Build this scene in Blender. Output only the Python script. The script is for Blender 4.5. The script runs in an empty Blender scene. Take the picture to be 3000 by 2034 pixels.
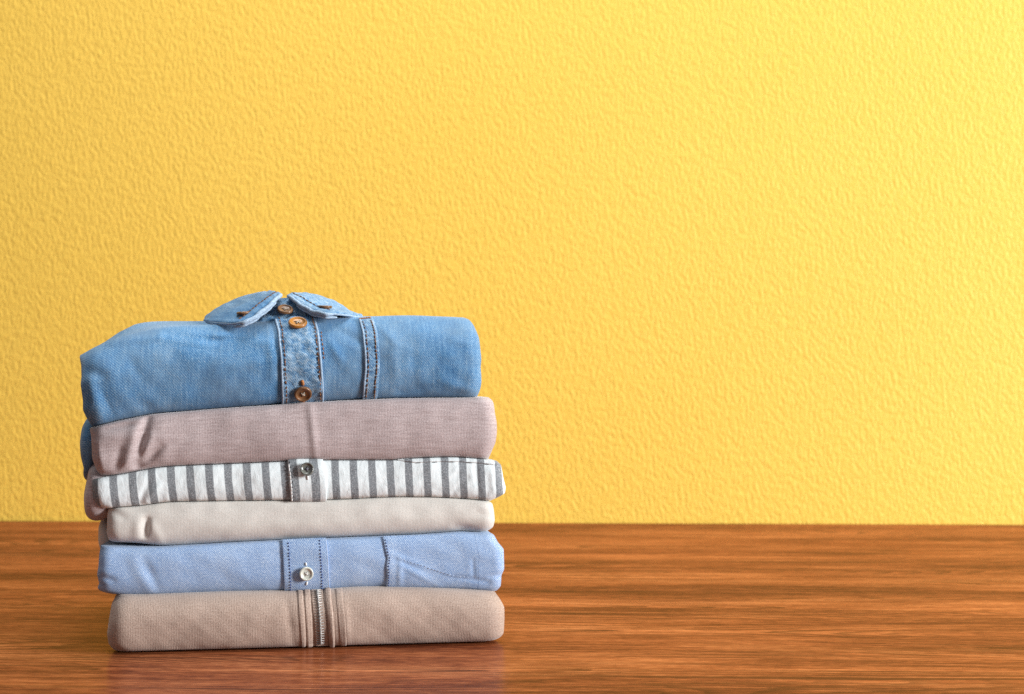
import bpy, math, random
import numpy as np
from mathutils import Vector, Matrix
random.seed(7); rng = np.random.RandomState(11)
sc = bpy.context.scene
COL = sc.collection
# ------------------------------------------------------------------ camera geometry (3000 px wide picture)
F = 5020.0; CX = 1500.0; CY = 1017.0
CAM = np.array([0.0, -1.2, 0.211])
def ground(px, py):
    d = CAM[2]*F/(py-CY)
    return np.array([(px-CX)/F*d, CAM[1]+d, 0.0])
A_ = ground(336, 1913); B_ = ground(1460, 1881)
O = (A_+B_)/2
YAW = math.atan2(B_[1]-A_[1], B_[0]-A_[0])
EX = np.array([math.cos(YAW), math.sin(YAW), 0.0]); EY = np.array([-math.sin(YAW), math.cos(YAW), 0.0])
def up(px, py, yo=0.0):
    """point of the stack's own frame (x along the front, z) seen at a pixel, on the vertical plane yo behind the front"""
    d = np.array([(px-CX)/F, 1.0, -(py-CY)/F])
    t = (yo - np.dot(CAM-O, EY))/np.dot(d, EY)
    p = CAM + t*d
    return float(np.dot(p-O, EX)), float(p[2])
def L3(px, py, yo):
    x, z = up(px, py, yo); return np.array([x, yo, z])
def gsm(a, s):
    if s <= 0: return a
    n = int(3*s)+1; k = np.exp(-0.5*(np.arange(-n, n+1)/s)**2); k /= k.sum()
    return np.convolve(np.pad(a, n, mode='edge'), k, mode='valid')
class Curve:
    def __init__(self, pts, sm=0.004, ext=0.02):
        pts = sorted(pts); xs = np.array([p[0] for p in pts]); ys = np.array([p[1] for p in pts])
        self.x = np.linspace(xs[0]-ext, xs[-1]+ext, 900)
        step = self.x[1]-self.x[0]
        self.y = gsm(np.interp(self.x, xs, ys), sm/step)
    def __call__(self, x): return np.interp(x, self.x, self.y)
class Fbm:
    def __init__(self, seed, base=0.08, octv=4, aspect=1.0):
        r = np.random.RandomState(seed); self.w = []
        for o in range(octv):
            for k in range(5):
                th = r.uniform(0, math.pi); f = 2*math.pi/(base/2**o)*r.uniform(.7, 1.3)
                self.w.append((f*math.cos(th), f*math.sin(th)*aspect, r.uniform(0, 6.28), 0.55**o/2.2))
    def __call__(self, x, z):
        s = 0
        for a, b, c, g in self.w: s = s + g*np.sin(a*x+b*z+c)
        return s
# ------------------------------------------------------------------ object helpers
def new_obj(name, verts, faces, mat, parent=None, uvs=None, smooth=True, matidx=None):
    me = bpy.data.meshes.new(name)
    me.from_pydata([tuple(map(float, v)) for v in verts], [], [tuple(int(i) for i in f) for f in faces])
    if uvs is not None:
        uvl = me.uv_layers.new(name='UVMap')
        li = np.empty(len(me.loops), dtype=np.int32); me.loops.foreach_get('vertex_index', li)
        uvl.data.foreach_set('uv', np.asarray(uvs, dtype=np.float32)[li].ravel())
    if smooth: me.polygons.foreach_set('use_smooth', [True]*len(me.polygons))
    for m in (mat if isinstance(mat, (list, tuple)) else [mat]): me.materials.append(m)
    if matidx is not None: me.polygons.foreach_set('material_index', matidx)
    me.update()
    o = bpy.data.objects.new(name, me); COL.objects.link(o)
    if parent is not None: o.parent = parent
    return o
def thing(name, label, cat, zb, group=None, kind=None):
    o = bpy.data.objects.new(name, None); COL.objects.link(o)
    o.empty_display_size = 0.05
    w = O + EY*0.11; o.location = (w[0], w[1], zb); o.rotation_euler = (0, 0, YAW)
    o['label'] = label; o['category'] = cat
    if group: o['group'] = group
    o['zb'] = zb
    return o
def loc(root, V):
    V = np.asarray(V, float).copy(); V[:, 1] -= 0.11; V[:, 2] -= root['zb']; return V
def grid_faces(nu, nv, off=0, closed=False):
    f = []
    for j in range(nv-1):
        for i in range(nu if closed else nu-1):
            a = off+j*nu+i; b = off+j*nu+(i+1) % nu
            f.append((a, b, b+nu, a+nu))
    return f
# ------------------------------------------------------------------ folded garment body
class Garment:
    def __init__(s, top, bot, left, right, y0, B, p=2.2, pb=None, rc=0.010, depth=0.235, seed=1, namp=0.0006, nbase=0.09,
                 wr=(), zt_back=None, zmin=None, layers=3, topsm=0.004, ground=False, Bb=None, esm=0.035):
        s.y0, s.B, s.p, s.pb, s.rc, s.D, s.layers = y0, B, p, pb or p, rc, depth, layers
        s.Bb = B if Bb is None else Bb
        s.zt = Curve([up(*q, y0) for q in top], topsm); s.zb = Curve([up(*q, y0) for q in bot], topsm)
        if ground: s.zb.y = np.maximum(s.zb.y*0+0.0012, 0.0012)
        s.ztb = Curve([up(*q, y0+0.03) for q in zt_back], 0.005) if zt_back else None
        s.fb = Fbm(seed, nbase); s.fs = Fbm(seed+50, 0.05, 3); s.namp = namp
        def edge(pts):
            vs = []
            for q in pts:
                x, z = up(*q, y0+0.004)
                vs.append((min(1, max(0, (z-s.zb(x))/(s.zt(x)-s.zb(x)))), x))
            vs.sort(); v = np.linspace(0, 1, 200)
            e = gsm(np.interp(v, [a for a, b in vs], [b for a, b in vs]), esm*200)
            return lambda q: np.interp(q, v, e)
        s.xl = edge(left); s.xr = edge(right)
        s.wr = []
        for (x1, y1, x2, y2, w, amp) in wr:
            a = up(x1, y1, y0); b = up(x2, y2, y0); s.wr.append((np.array(a), np.array(b), w/4180., amp/1000.))
        s.extra = None
    def inset(s, v):
        q = 2*v-1; pp = np.where(q > 0, s.p, s.pb); BB = np.where(q > 0, s.B, s.Bb)
        return BB*(1-np.power(np.maximum(0, 1-np.power(np.abs(q), pp)), 1/pp))
    def disp(s, x, z, v):
        d = s.namp*s.fb(x, z)*1.0+.00005*s.fs(x*2.2, z*3.4)
        for a, b, w, amp in s.wr:
            ab = b-a; L2 = (ab**2).sum()
            t = ((x-a[0])*ab[0]+(z-a[1])*ab[1])/L2; tc = np.clip(t, 0, 1)
            dx = x-(a[0]+tc*ab[0]); dz = z-(a[1]+tc*ab[1])
            d = d + amp*np.exp(-(dx*dx+dz*dz)/(w*w))*(0.35+0.65*np.sin(math.pi*np.clip(0.15+0.7*tc, 0, 1)))
        if s.extra is not None: d = d + s.extra(x, z, v)
        return d*np.clip(np.minimum(v, 1-v)*14+0.15, 0, 1)
    def zz(s, x, v): return s.zb(x)+(s.zt(x)-s.zb(x))*v
    def surf(s, x, v):
        x = np.asarray(x, float); v = np.asarray(v, float)+0*x; x = x+0*v
        z = s.zz(x, v); xl = s.xl(v); xr = s.xr(v); rc = s.rc
        dl = np.clip(x-xl, 0, rc); dr = np.clip(xr-x, 0, rc)
        c = (rc-np.sqrt(np.maximum(0, rc*rc-(rc-dl)**2)))+(rc-np.sqrt(np.maximum(0, rc*rc-(rc-dr)**2)))
        y = s.y0+s.inset(v)+c-s.disp(x, z, v)
        return np.stack([x, y, z], -1)
    def normal(s, x, v):
        h = 4e-4; hv = 4e-3
        a = s.surf(x+h, v)-s.surf(x-h, v); v1 = np.clip(v+hv, 0, 1); v0 = np.clip(v-hv, 0, 1)
        b = s.surf(x, v1)-s.surf(x, v0)
        n = np.cross(a, b); n /= (np.linalg.norm(n, axis=-1, keepdims=True)+1e-12)
        return n
    def v_at(s, px, py):
        """surface parameters under a pixel (the lowest surface point seen there)"""
        v = np.linspace(0.0, 1.0, 401); yo = np.full(401, s.y0)
        for k in range(3):
            x = np.array([up(px, py, q)[0] for q in yo]); P = s.surf(x, v); yo = P[:, 1]
        W = O+EX*P[:, :1]+EY*P[:, 1:2]; W[:, 2] = P[:, 2]
        qy = CY-F*(W[:, 2]-CAM[2])/(W[:, 1]-CAM[1])
        i = int(np.argmin(np.abs(qy-py))); return float(x[i]), float(v[i])
    def build(s, name, mat, root, uvf=None, nx=210, nv=64):
        V = []; U = []
        vs = (1-np.cos(np.linspace(0, math.pi, nv)))/2
        na, ns, nb = 9, 26, 30
        rings = []
        for v in vs:
            xl = float(s.xl(v)); xr = float(s.xr(v)); rc = s.rc; ins = float(s.inset(v))
            yb = s.y0+s.D-ins
            al = np.linspace(0, math.pi/2, na, endpoint=False)
            xf = np.concatenate([xl+rc-rc*np.cos(al), np.linspace(xl+rc, xr-rc, nx), (xr-rc+rc*np.cos(al))[::-1]])
            fr = s.surf(xf, v)
            tl = np.linspace(1, 0, ns, endpoint=False); yl = fr[0, 1]+(yb-fr[0, 1])*tl
            gl = np.clip((yl-fr[0, 1])/0.03, 0, 1)
            groove = 0.0035*(1-abs(math.sin(math.pi*v*s.layers))**0.5)
            bulge = 0.004*np.sin(yl*37+v*3)+0.003*np.sin(yl*90+v*9)
            xlft = xl+gl*(groove+0.004+bulge*0.6); xrgt = xr-gl*(groove+0.004+bulge*0.5)
            left = np.stack([xlft, yl, s.zz(xlft, v)], -1)
            yr = (fr[-1, 1]+(yb-fr[-1, 1])*tl)[::-1]; glr = np.clip((yr-fr[-1, 1])/0.03, 0, 1)
            xrgt = xr-glr*(groove+0.004+bulge[::-1]*0.5)
            right = np.stack([xrgt, yr, s.zz(xrgt, v)], -1)
            xb = np.linspace(xrgt[-1], xlft[0], nb+2)[1:-1]
            back = np.stack([xb, yb+0.003*np.sin(xb*60+v*4), s.zz(xb, v)], -1)
            ring = np.concatenate([left, fr, right, back]); rings.append(ring)
        rings = np.array(rings)
        nr = rings.shape[1]
        # caps: the loop drawn in towards the middle
        xm = 0.5*(rings[-1][:, 0].min()+rings[-1][:, 0].max()); ym = s.y0+s.D*0.5
        def cap(ring, zf, back):
            out = []
            for k in (0.97, 0.92, 0.85, 0.76, 0.66, 0.5, 0.3, 0.1, 0.01):
                r = ring.copy(); r[:, 0] = xm+(ring[:, 0]-xm)*(0.25+0.75*k if k > .02 else .01); r[:, 1] = ym+(ring[:, 1]-ym)*k
                r[:, 2] = zf(r[:, 0])
                if back is not None:
                    t = np.clip((r[:, 1]-s.y0-s.B)/0.035, 0, 1); t = t*t*(3-2*t)
                    r[:, 2] += (back(r[:, 0])-zf(r[:, 0]))*t
                out.append(r)
            return out
        allr = cap(rings[0], s.zb, None)[::-1]+list(rings)+cap(rings[-1], s.zt, s.ztb)
        allr = np.array(allr); V = allr.reshape(-1, 3)
        # uv in metres: along the loop, up the loop
        du = np.linalg.norm(np.diff(allr, axis=1), axis=2); uu = np.concatenate([np.zeros((len(allr), 1)), np.cumsum(du, 1)], 1)
        mid = ns+na+nx//2
        ucomm = uu[len(allr)//2]; ucomm = ucomm-ucomm[mid]+allr[len(allr)//2, mid, 0]
        vv = np.concatenate([np.zeros((1, nr)), np.cumsum(np.linalg.norm(np.diff(allr, axis=0), axis=2), 0)], 0)
        vv = vv-vv[len(allr)//2]
        U = np.stack([np.broadcast_to(ucomm, vv.shape), vv], -1).copy()
        fx = slice(ns, ns+2*na+nx); U[:, fx, 0] = allr[:, fx, 0]
        U = U.reshape(-1, 2)
        if uvf is not None: U = uvf(V, U)
        faces = grid_faces(nr, len(allr), 0, True)
        return new_obj(name, loc(root, V), faces, mat, root, U)
    def patch(s, name, mat, root, parent, xa, xb, v0, v1, th, n=10, nx=26, nv=60, uvf=None, sink=0.0006, skew=None, puck=None):
        """a piece of cloth lying on the front, between two edge curves xa(v), xb(v); rounded raised rims"""
        vs = np.linspace(v0, v1, nv); q = -np.cos(np.linspace(0, math.pi, nx))
        q = np.sign(q)*np.abs(q)**0.8
        V = []; U = []
        for v in vs:
            x = xa(v)+(xb(v)-xa(v))*(q+1)/2
            P = s.surf(x, v); N = s.normal(x, np.full_like(x, v))
            h = (th+sink)*np.power(np.maximum(0, 1-np.abs(q)**n), 1/n)-sink
            if skew is not None: h = h*1.0*skew((q+1)/2)
            if puck is not None: h = h+puck(x, v, (q+1)/2)*(h > 0)
            V.append(P+N*h[:, None]); U.append(np.stack([x, P[:, 2]], -1))
        V = np.array(V).reshape(-1, 3); U = np.array(U).reshape(-1, 2)
        if uvf is not None: U = uvf(V, U)
        o = new_obj(name, loc(root, V), grid_faces(nx, nv), mat, parent, U)
        return o
    def frame(s, x, v, lift=0.0):
        P = s.surf(np.array([x]), np.array([v]))[0]; N = s.normal(np.array([x]), np.array([v]))[0]
        return P+N*lift, N
def tube(path, r, sides=6, taper=True):
    path = np.asarray(path, float); n = len(path); V = []; F_ = []
    for i in range(n):
        t = path[min(i+1, n-1)]-path[max(i-1, 0)]; t = t/(np.linalg.norm(t)+1e-12)
        a = np.cross(t, [0.3, 0.9, 0.2]); a /= np.linalg.norm(a)+1e-12; b = np.cross(t, a)
        rr = r*(0.55 if taper and i in (0, n-1) else 1)
        for k in range(sides):
            c = 2*math.pi*k/sides; V.append(path[i]+rr*(math.cos(c)*a+math.sin(c)*b))
    F_ = [(i*sides+k, i*sides+(k+1) % sides, (i+1)*sides+(k+1) % sides, (i+1)*sides+k) for i in range(n-1) for k in range(sides)]
    F_ += [tuple(range(sides))[::-1], tuple(range((n-1)*sides, n*sides))]
    return V, F_
def merge(parts):
    V = []; F_ = []
    for v, f in parts:
        o = len(V); V += list(v); F_ += [tuple(i+o for i in q) for q in f]
    return V, F_
def stitches(g, name, mat, root, parent, pts, lift, length=0.0022, gap=0.0010, r=0.00032, slant=0.0, smooth=True):
    """short thread stitches along a path of (x, v) on the garment's front"""
    pts = np.array(pts); dense = []
    for i in range(len(pts)-1):
        for t in np.linspace(0, 1, 60, endpoint=False): dense.append(pts[i]+(pts[i+1]-pts[i])*t)
    dense.append(pts[-1]); dense = np.array(dense)
    P = g.surf(dense[:, 0], dense[:, 1]); s = np.concatenate([[0], np.cumsum(np.linalg.norm(np.diff(P, axis=0), axis=1))])
    parts = []; q = 0
    while q < s[-1]-length:
        L = length*random.uniform(.85, 1.12)
        ss = np.array([q, q+L*.2, q+L*.5, q+L*.8, q+L]); x = np.interp(ss, s, dense[:, 0]); v = np.interp(ss, s, dense[:, 1])
        x = x+np.linspace(-slant, slant, 5)+random.uniform(-.00015, .00015)
        PP = g.surf(x, v)+g.normal(x, v)*(lift+np.array([-.6, .5, .9, .5, -.6])*r)[:, None]
        parts.append(tube(PP, r)); q += L+gap*random.uniform(.8, 1.2)
    V, F_ = merge(parts)
    return new_obj(name, loc(root, V), F_, mat, parent)
def button(root, P, N, R, mat, hole_mat, thread_mat, thick=0.0024, rim=0.22, spin=0.6, name='button', style=1):
    """turned button with raised rim, dished middle, four dark holes; thread crossing them as a sub-part"""
    N = N/np.linalg.norm(N); a = np.cross(N, [0, 0, 1.0]); a = a/np.linalg.norm(a); b = np.cross(N, a)
    ca, sa = math.cos(spin), math.sin(spin); a, b = a*ca+b*sa, b*ca-a*sa
    prof = [(0.0, -.1), (0.80, -.1), (.95, .1), (1.0, .42), (.985, .70), (.93, .93), (.86, 1.0), (1-rim, .97), (1-rim-.06, .80), (1-rim-.13, .66), (.45, .60), (.2, .58), (0.0, .58)]
    sides = 48; V = []; M = []
    for (r, h) in prof:
        for k in range(sides):
            c = 2*math.pi*k/sides; V.append(P+N*(h*thick)+R*r*(math.cos(c)*a+math.sin(c)*b))
    Fc = []
    for i in range(len(prof)-1):
        for k in range(sides): Fc.append((i*sides+k, i*sides+(k+1) % sides, (i+1)*sides+(k+1) % sides, (i+1)*sides+k)); M.append(0)
    hp = [(sx*.21*R, sy*.21*R) for sx in (-1, 1) for sy in (-1, 1)]
    for (hx, hy) in hp:
        o = len(V)
        for k in range(14):
            c = 2*math.pi*k/14; V.append(P+N*(.60*thick+.00004)+a*(hx+.115*R*math.cos(c))+b*(hy+.115*R*math.sin(c)))
        Fc.append(tuple(range(o, o+14))); M.append(1)
    o = new_obj(name, loc(root, V), Fc, [mat, hole_mat], root, matidx=M)
    parts = []
    for (i, j) in ((0, 3), (1, 2), (0, 3), (1, 2)):
        p = np.array(hp[i]); q = np.array(hp[j]); off = np.array([random.uniform(-1, 1), random.uniform(-1, 1)])*R*.035
        path = [P+N*(.58*thick+hh*R*.11)+a*(p+(q-p)*t+off)[0]+b*(p+(q-p)*t+off)[1] for t, hh in ((0, -.2), (.2, .7), (.5, 1.25), (.8, .7), (1, -.2))]
        parts.append(tube(path, R*.052, 6))
    V, F_ = merge(parts)
    new_obj('thread', loc(root, V), F_, thread_mat, o)
    return o
def pillow(root, name, mat, outline, yo, thick, sm=2.0, n=120):
    """soft folded lump: outline given by picture points at a real depth, with real thickness"""
    pts = np.array([up(px, py, yo) for px, py in outline]); pts = np.vstack([pts, pts[:1]])
    s = np.concatenate([[0], np.cumsum(np.linalg.norm(np.diff(pts, axis=0), axis=1))])
    q = np.linspace(0, s[-1], n, endpoint=False); X = np.interp(q, s, pts[:, 0]); Z = np.interp(q, s, pts[:, 1])
    k = np.exp(-.5*(np.arange(-12, 13)/sm)**2); k /= k.sum()
    X = np.convolve(np.concatenate([X[-12:], X, X[:12]]), k, 'valid'); Z = np.convolve(np.concatenate([Z[-12:], Z, Z[:12]]), k, 'valid')
    cx, cz = X.mean(), Z.mean(); V = []
    th = np.linspace(-math.pi/2*.995, math.pi/2*.995, 27)
    for t in th:
        c = math.cos(t)**0.55
        V += [(cx+(x-cx)*c, yo+thick*math.sin(t)*(1+.0), cz+(z-cz)*c) for x, z in zip(X, Z)]
    V = np.array(V); F_ = grid_faces(n, len(th), 0, True)+[tuple(range(n))[::-1], tuple(range((len(th)-1)*n, len(th)*n))]
    U = np.stack([V[:, 0]+V[:, 1], V[:, 2]], -1)
    return new_obj(name, loc(root, V), F_, mat, root, U)
# ------------------------------------------------------------------ materials
def mat_new(name):
    m = bpy.data.materials.new(name); m.use_nodes = True
    nt = m.node_tree; b = nt.nodes['Principled BSDF']; return m, nt, b
class NB:
    def __init__(s, nt): s.nt = nt
    def n(s, t, **kw):
        o = s.nt.nodes.new(t)
        for k, v in kw.items(): setattr(o, k, v)
        return o
    def l(s, a, b): s.nt.links.new(a, b)
    def val(s, sock, v):
        if hasattr(v, 'is_linked') or isinstance(v, bpy.types.NodeSocket): s.l(v, sock)
        else: sock.default_value = v
    def math(s, op, a, b=0.0, c=0.0, clamp=False):
        o = s.n('ShaderNodeMath', operation=op); o.use_clamp = clamp
        s.val(o.inputs[0], a); s.val(o.inputs[1], b); s.val(o.inputs[2], c); return o.outputs[0]
    def mapping(s, vec, scale, locn=(0, 0, 0), rot=(0, 0, 0)):
        o = s.n('ShaderNodeMapping'); s.l(vec, o.inputs[0]); o.inputs['Scale'].default_value = scale
        o.inputs['Location'].default_value = locn; o.inputs['Rotation'].default_value = rot; return o.outputs[0]
    def noise(s, vec, scale=1, detail=3, rough=.5, dist=0.0):
        o = s.n('ShaderNodeTexNoise'); s.l(vec, o.inputs['Vector']); o.inputs['Scale'].default_value = scale
        o.inputs['Detail'].default_value = detail; o.inputs['Roughness'].default_value = rough; o.inputs['Distortion'].default_value = dist
        return o.outputs[0]
    def ramp(s, fac, stops, interp='LINEAR'):
        o = s.n('ShaderNodeValToRGB'); s.l(fac, o.inputs[0]); cr = o.color_ramp; cr.interpolation = interp
        while len(cr.elements) < len(stops): cr.elements.new(0.5)
        for e, (p, c) in zip(cr.elements, stops):
            e.position = p; e.color = (c if isinstance(c, tuple) else (c, c, c))+(1,)
        return o.outputs[0]
    def mix(s, fac, a, b, mode='MIX'):
        o = s.n('ShaderNodeMix', data_type='RGBA', blend_type=mode)
        s.val(o.inputs[0], fac)
        for i, c in ((6, a), (7, b)):
            if isinstance(c, tuple): o.inputs[i].default_value = c+(1,)
            else: s.l(c, o.inputs[i])
        return o.outputs[2]
    def bump(s, h, strength, dist, normal=None):
        o = s.n('ShaderNodeBump'); s.l(h, o.inputs['Height']); o.inputs['Strength'].default_value = strength; o.inputs['Distance'].default_value = dist
        if normal is not None: s.l(normal, o.inputs['Normal'])
        return o.outputs[0]
def sep(nb, vec):
    o = nb.n('ShaderNodeSeparateXYZ'); nb.l(vec, o.inputs[0]); return o.outputs
def cloth(b, nb, sheen=0.25, rough=.9, tint=(1, 1, 1)):
    b.inputs['Roughness'].default_value = rough
    b.inputs['Specular IOR Level'].default_value = .18
    b.inputs['Sheen Weight'].default_value = sheen; b.inputs['Sheen Roughness'].default_value = .45
    b.inputs['Sheen Tint'].default_value = tint+(1,)
def twill(nb, uv, period, ang, jitter=.35):
    """diagonal ridges with uneven yarns, 0..1"""
    u, v, _ = sep(nb, uv)
    jit = nb.noise(nb.mapping(uv, (900, 900, 1)), 1, 2)
    c, s_ = math.cos(ang), math.sin(ang)
    t = nb.math('ADD', nb.math('MULTIPLY', u, c*2*math.pi/period), nb.math('MULTIPLY', v, s_*2*math.pi/period))
    t = nb.math('ADD', t, nb.math('MULTIPLY', jit, 6*jitter))
    return nb.math('MULTIPLY_ADD', nb.math('SINE', t), .5, .5)
def fabric_denim(name, fade=0.0):
    m, nt, b = mat_new(name); nb = NB(nt); uv = nb.n('ShaderNodeUVMap').outputs[0]
    tw = twill(nb, uv, .00125, math.radians(40), .5)
    sp = nb.noise(nb.mapping(uv, (1100, 1100, 1)), 1, 2, .7)
    slub = nb.noise(nb.mapping(uv, (500, 60, 1)), 1, 3, .6)
    blotch = nb.noise(nb.mapping(uv, (24, 18, 1)), 1, 4, .55)
    patch = nb.noise(nb.mapping(uv, (190, 300, 1), (3, 1, 0), (0, 0, .35)), 1, 6, .68, .4)
    fade_bounce = nb.noise(nb.mapping(uv, (14, 20, 1), (5, 2, 0)), 1, 4, .6)
    f = nb.math('ADD', nb.math('MULTIPLY', tw, .20), nb.math('MULTIPLY', sp, .90))
    f = nb.math('ADD', f, nb.math('MULTIPLY', nb.math('SUBTRACT', slub, .5), .35))
    f = nb.math('ADD', f, nb.math('MULTIPLY', nb.math('SUBTRACT', blotch, .5), .3+.1*fade))
    f = nb.math('ADD', f, nb.math('MULTIPLY', nb.math('SUBTRACT', patch, .5), .12+1.35*fade))
    f = nb.math('ADD', f, +.07*fade)
    col = nb.ramp(f, [(.22, (.014, .062, .175)), (.45, (.046, .155, .335)), (.62, (.115, .280, .465)), (.88, (.42, .53, .63))])
    col = nb.mix(nb.math('MULTIPLY_ADD', fade_bounce, 1.5, -.60, clamp=True), col, (.20, .27, .325))  # greyish wash fading, with bounce light off the wall painted into the same tint
    nb.l(col, b.inputs['Base Color'])
    n1 = nb.bump(f, .35, .0006); n2 = nb.bump(patch, .3*fade+.04, .004, n1)
    nb.l(n2, b.inputs['Normal']); cloth(b, nb, .22, .88, (.8, .9, 1)); return m
def fabric_knit(name, dark, mid, light, rib=.0011, slub=.0, fuzz=.3, bump=.4, patchy=.15):
    m, nt, b = mat_new(name); nb = NB(nt); uv = nb.n('ShaderNodeUVMap').outputs[0]
    u, v, _ = sep(nb, uv)
    j = nb.noise(nb.mapping(uv, (260, 120, 1)), 1, 2)
    ribs = nb.math('MULTIPLY_ADD', nb.math('SINE', nb.math('ADD', nb.math('MULTIPLY', u, 2*math.pi/rib), nb.math('MULTIPLY', j, 5))), .5, .5)
    rows = nb.math('MULTIPLY_ADD', nb.math('SINE', nb.math('ADD', nb.math('MULTIPLY', v, 2*math.pi/(rib*.85)), nb.math('MULTIPLY', j, 7))), .5, .5)
    sp = nb.noise(nb.mapping(uv, (1000, 1000, 1)), 1, 2, .7)
    sl = nb.noise(nb.mapping(uv, (55, 620, 1)), 1, 3, .6)
    pa = nb.noise(nb.mapping(uv, (30, 30, 1)), 1, 4, .55)
    f = nb.math('ADD', nb.math('MULTIPLY', ribs, .13), nb.math('MULTIPLY', rows, .10))
    f = nb.math('ADD', f, nb.math('MULTIPLY', sp, .70))
    f = nb.math('ADD', f, nb.math('MULTIPLY', nb.math('SUBTRACT', sl, .5), slub))
    f = nb.math('ADD', f, nb.math('MULTIPLY', nb.math('SUBTRACT', pa, .5), patchy))
    col = nb.ramp(f, [(.22, dark), (.48, mid), (.78, light)])
    nb.l(col, b.inputs['Base Color'])
    nb.l(nb.bump(f, bump, .0007), b.inputs['Normal']); cloth(b, nb, fuzz, .92); return m
def fabric_oxford(name):
    m, nt, b = mat_new(name); nb = NB(nt); uv = nb.n('ShaderNodeUVMap').outputs[0]
    t1 = twill(nb, uv, .00115, math.radians(42), .5); t2 = twill(nb, uv, .00115, math.radians(-48), .5)
    sp = nb.noise(nb.mapping(uv, (1000, 1000, 1)), 1, 2, .7)
    pa = nb.noise(nb.mapping(uv, (40, 26, 1)), 1, 4, .55)
    f = nb.math('ADD', nb.math('ADD', nb.math('MULTIPLY', t1, .17), nb.math('MULTIPLY', t2, .10)), nb.math('MULTIPLY', sp, .73))
    f = nb.math('ADD', f, nb.math('MULTIPLY', nb.math('SUBTRACT', pa, .5), .22))
    col = nb.ramp(f, [(.27, (.11, .20, .39)), (.5, (.255, .375, .575)), (.76, (.63, .72, .81))])
    nb.l(col, b.inputs['Base Color']); nb.l(nb.bump(f, .35, .0005), b.inputs['Normal'])
    cloth(b, nb, .15, .85, (.9, .95, 1)); return m
def fabric_stripe(name):
    """u of the UV map counts stripes, v is metres"""
    m, nt, b = mat_new(name); nb = NB(nt); uv = nb.n('ShaderNodeUVMap').outputs[0]
    u, v, _ = sep(nb, uv)
    wob = nb.noise(nb.mapping(uv, (3, 120, 1)), 1, 2)
    uu = nb.math('ADD', u, nb.math('MULTIPLY', nb.math('SUBTRACT', wob, .5), .05))
    d = nb.math('ABSOLUTE', nb.math('SUBTRACT', nb.math('FRACT', nb.math('ADD', uu, .5)), .5))
    mask = nb.math('MULTIPLY_ADD', d, -28.0, 28*.222, clamp=True)
    he = nb.noise(nb.mapping(uv, (13, 900, 1)), 1, 3, .75)
    grey = nb.ramp(he, [(.30, (.10, .113, .122)), (.5, (.21, .232, .245)), (.72, (.44, .46, .475))])
    wn = nb.noise(nb.mapping(uv, (2.2, 90, 1)), 1, 4, .6)
    white = nb.ramp(wn, [(.3, (.64, .71, .715)), (.7, (.76, .83, .835))])
    nb.l(nb.mix(mask, white, grey), b.inputs['Base Color'])
    fine = nb.noise(nb.mapping(uv, (10, 700, 1)), 1, 2, .7)
    cr = nb.noise(nb.mapping(uv, (1.6, 55, 1)), 1, 4, .6, .5)
    nb.l(nb.bump(cr, .28, .003, nb.bump(fine, .25, .0005)), b.inputs['Normal'])
    cloth(b, nb, .12, .85); return m
def simple(name, col, rough=.5, metal=0.0, spec=.5, coat=0.0, var=.15, vs=900, sss=0.0):
    m, nt, b = mat_new(name); nb = NB(nt); tc = nb.n('ShaderNodeTexCoord').outputs['Object']
    f = nb.noise(nb.mapping(tc, (vs, vs, vs)), 1, 3, .6)
    lo = tuple(c*(1-var) for c in col); hi = tuple(min(1, c*(1+var)) for c in col)
    nb.l(nb.ramp(f, [(.3, lo), (.7, hi)]), b.inputs['Base Color'])
    b.inputs['Roughness'].default_value = rough; b.inputs['Metallic'].default_value = metal
    b.inputs['Specular IOR Level'].default_value = spec; b.inputs['Coat Weight'].default_value = coat; b.inputs['Coat Roughness'].default_value = .12
    return m
M = {}
M['denim'] = fabric_denim('denim_cloth', 0.0)
M['denim_worn'] = fabric_denim('worn_denim_cloth', 0.9)
M['denim_edge'] = simple('frayed_denim_edge', (.30, .40, .51), .95, spec=.1, var=.55, vs=1500)
M['mauve'] = fabric_knit('mauve_jersey', (.24, .18, .172), (.435, .362, .355), (.63, .565, .555), .0011, .36, .30, .4, .10)
M['cream'] = fabric_knit('cream_jersey', (.48, .455, .405), (.615, .595, .545), (.73, .715, .67), .0010, .10, .25, .3, .12)
M['beige'] = fabric_knit('beige_sweatshirt_knit', (.21, .14, .105), (.405, .305, .245), (.61, .505, .425), .0011, .10, .35, .55, .15)
M['oxford'] = fabric_oxford('blue_oxford_cloth')
M['stripe'] = fabric_stripe('striped_cotton')
M['thread_orange'] = simple('orange_thread', (.36, .15, .05), .75, spec=.2, var=.5, vs=700)
M['thread_brown'] = simple('brown_thread', (.13, .070, .042), .8, spec=.2, var=.6, vs=500)
M['thread_blue'] = simple('navy_thread', (.03, .06, .22), .8, spec=.2, var=.3)
M['thread_tan'] = simple('tan_thread', (.42, .36, .29), .8, spec=.2, var=.2)
M['thread_pale_blue'] = simple('pale_blue_thread', (.46, .55, .70), .8, spec=.2, var=.2)
M['thread_white'] = simple('white_thread', (.72, .72, .70), .8, spec=.2, var=.1)
M['thread_grey'] = simple('grey_thread', (.16, .15, .18), .7, spec=.2, var=.4)
M['thread_black'] = simple('black_thread', (.03, .03, .035), .8, spec=.2, var=.3)
M['horn'] = simple('brown_horn_button', (.15, .075, .033), .34, spec=.3, coat=.12, var=.45, vs=120)
M['horn_orange'] = simple('amber_horn_button', (.32, .135, .025), .32, spec=.3, coat=.15, var=.35, vs=120)
M['smoke'] = simple('smoky_shell_button', (.13, .135, .115), .2, spec=.5, coat=.7, var=.35, vs=150)
M['pearl'] = simple('pearly_white_button', (.55, .57, .50), .22, spec=.5, coat=.6, var=.12, vs=150)
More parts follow.
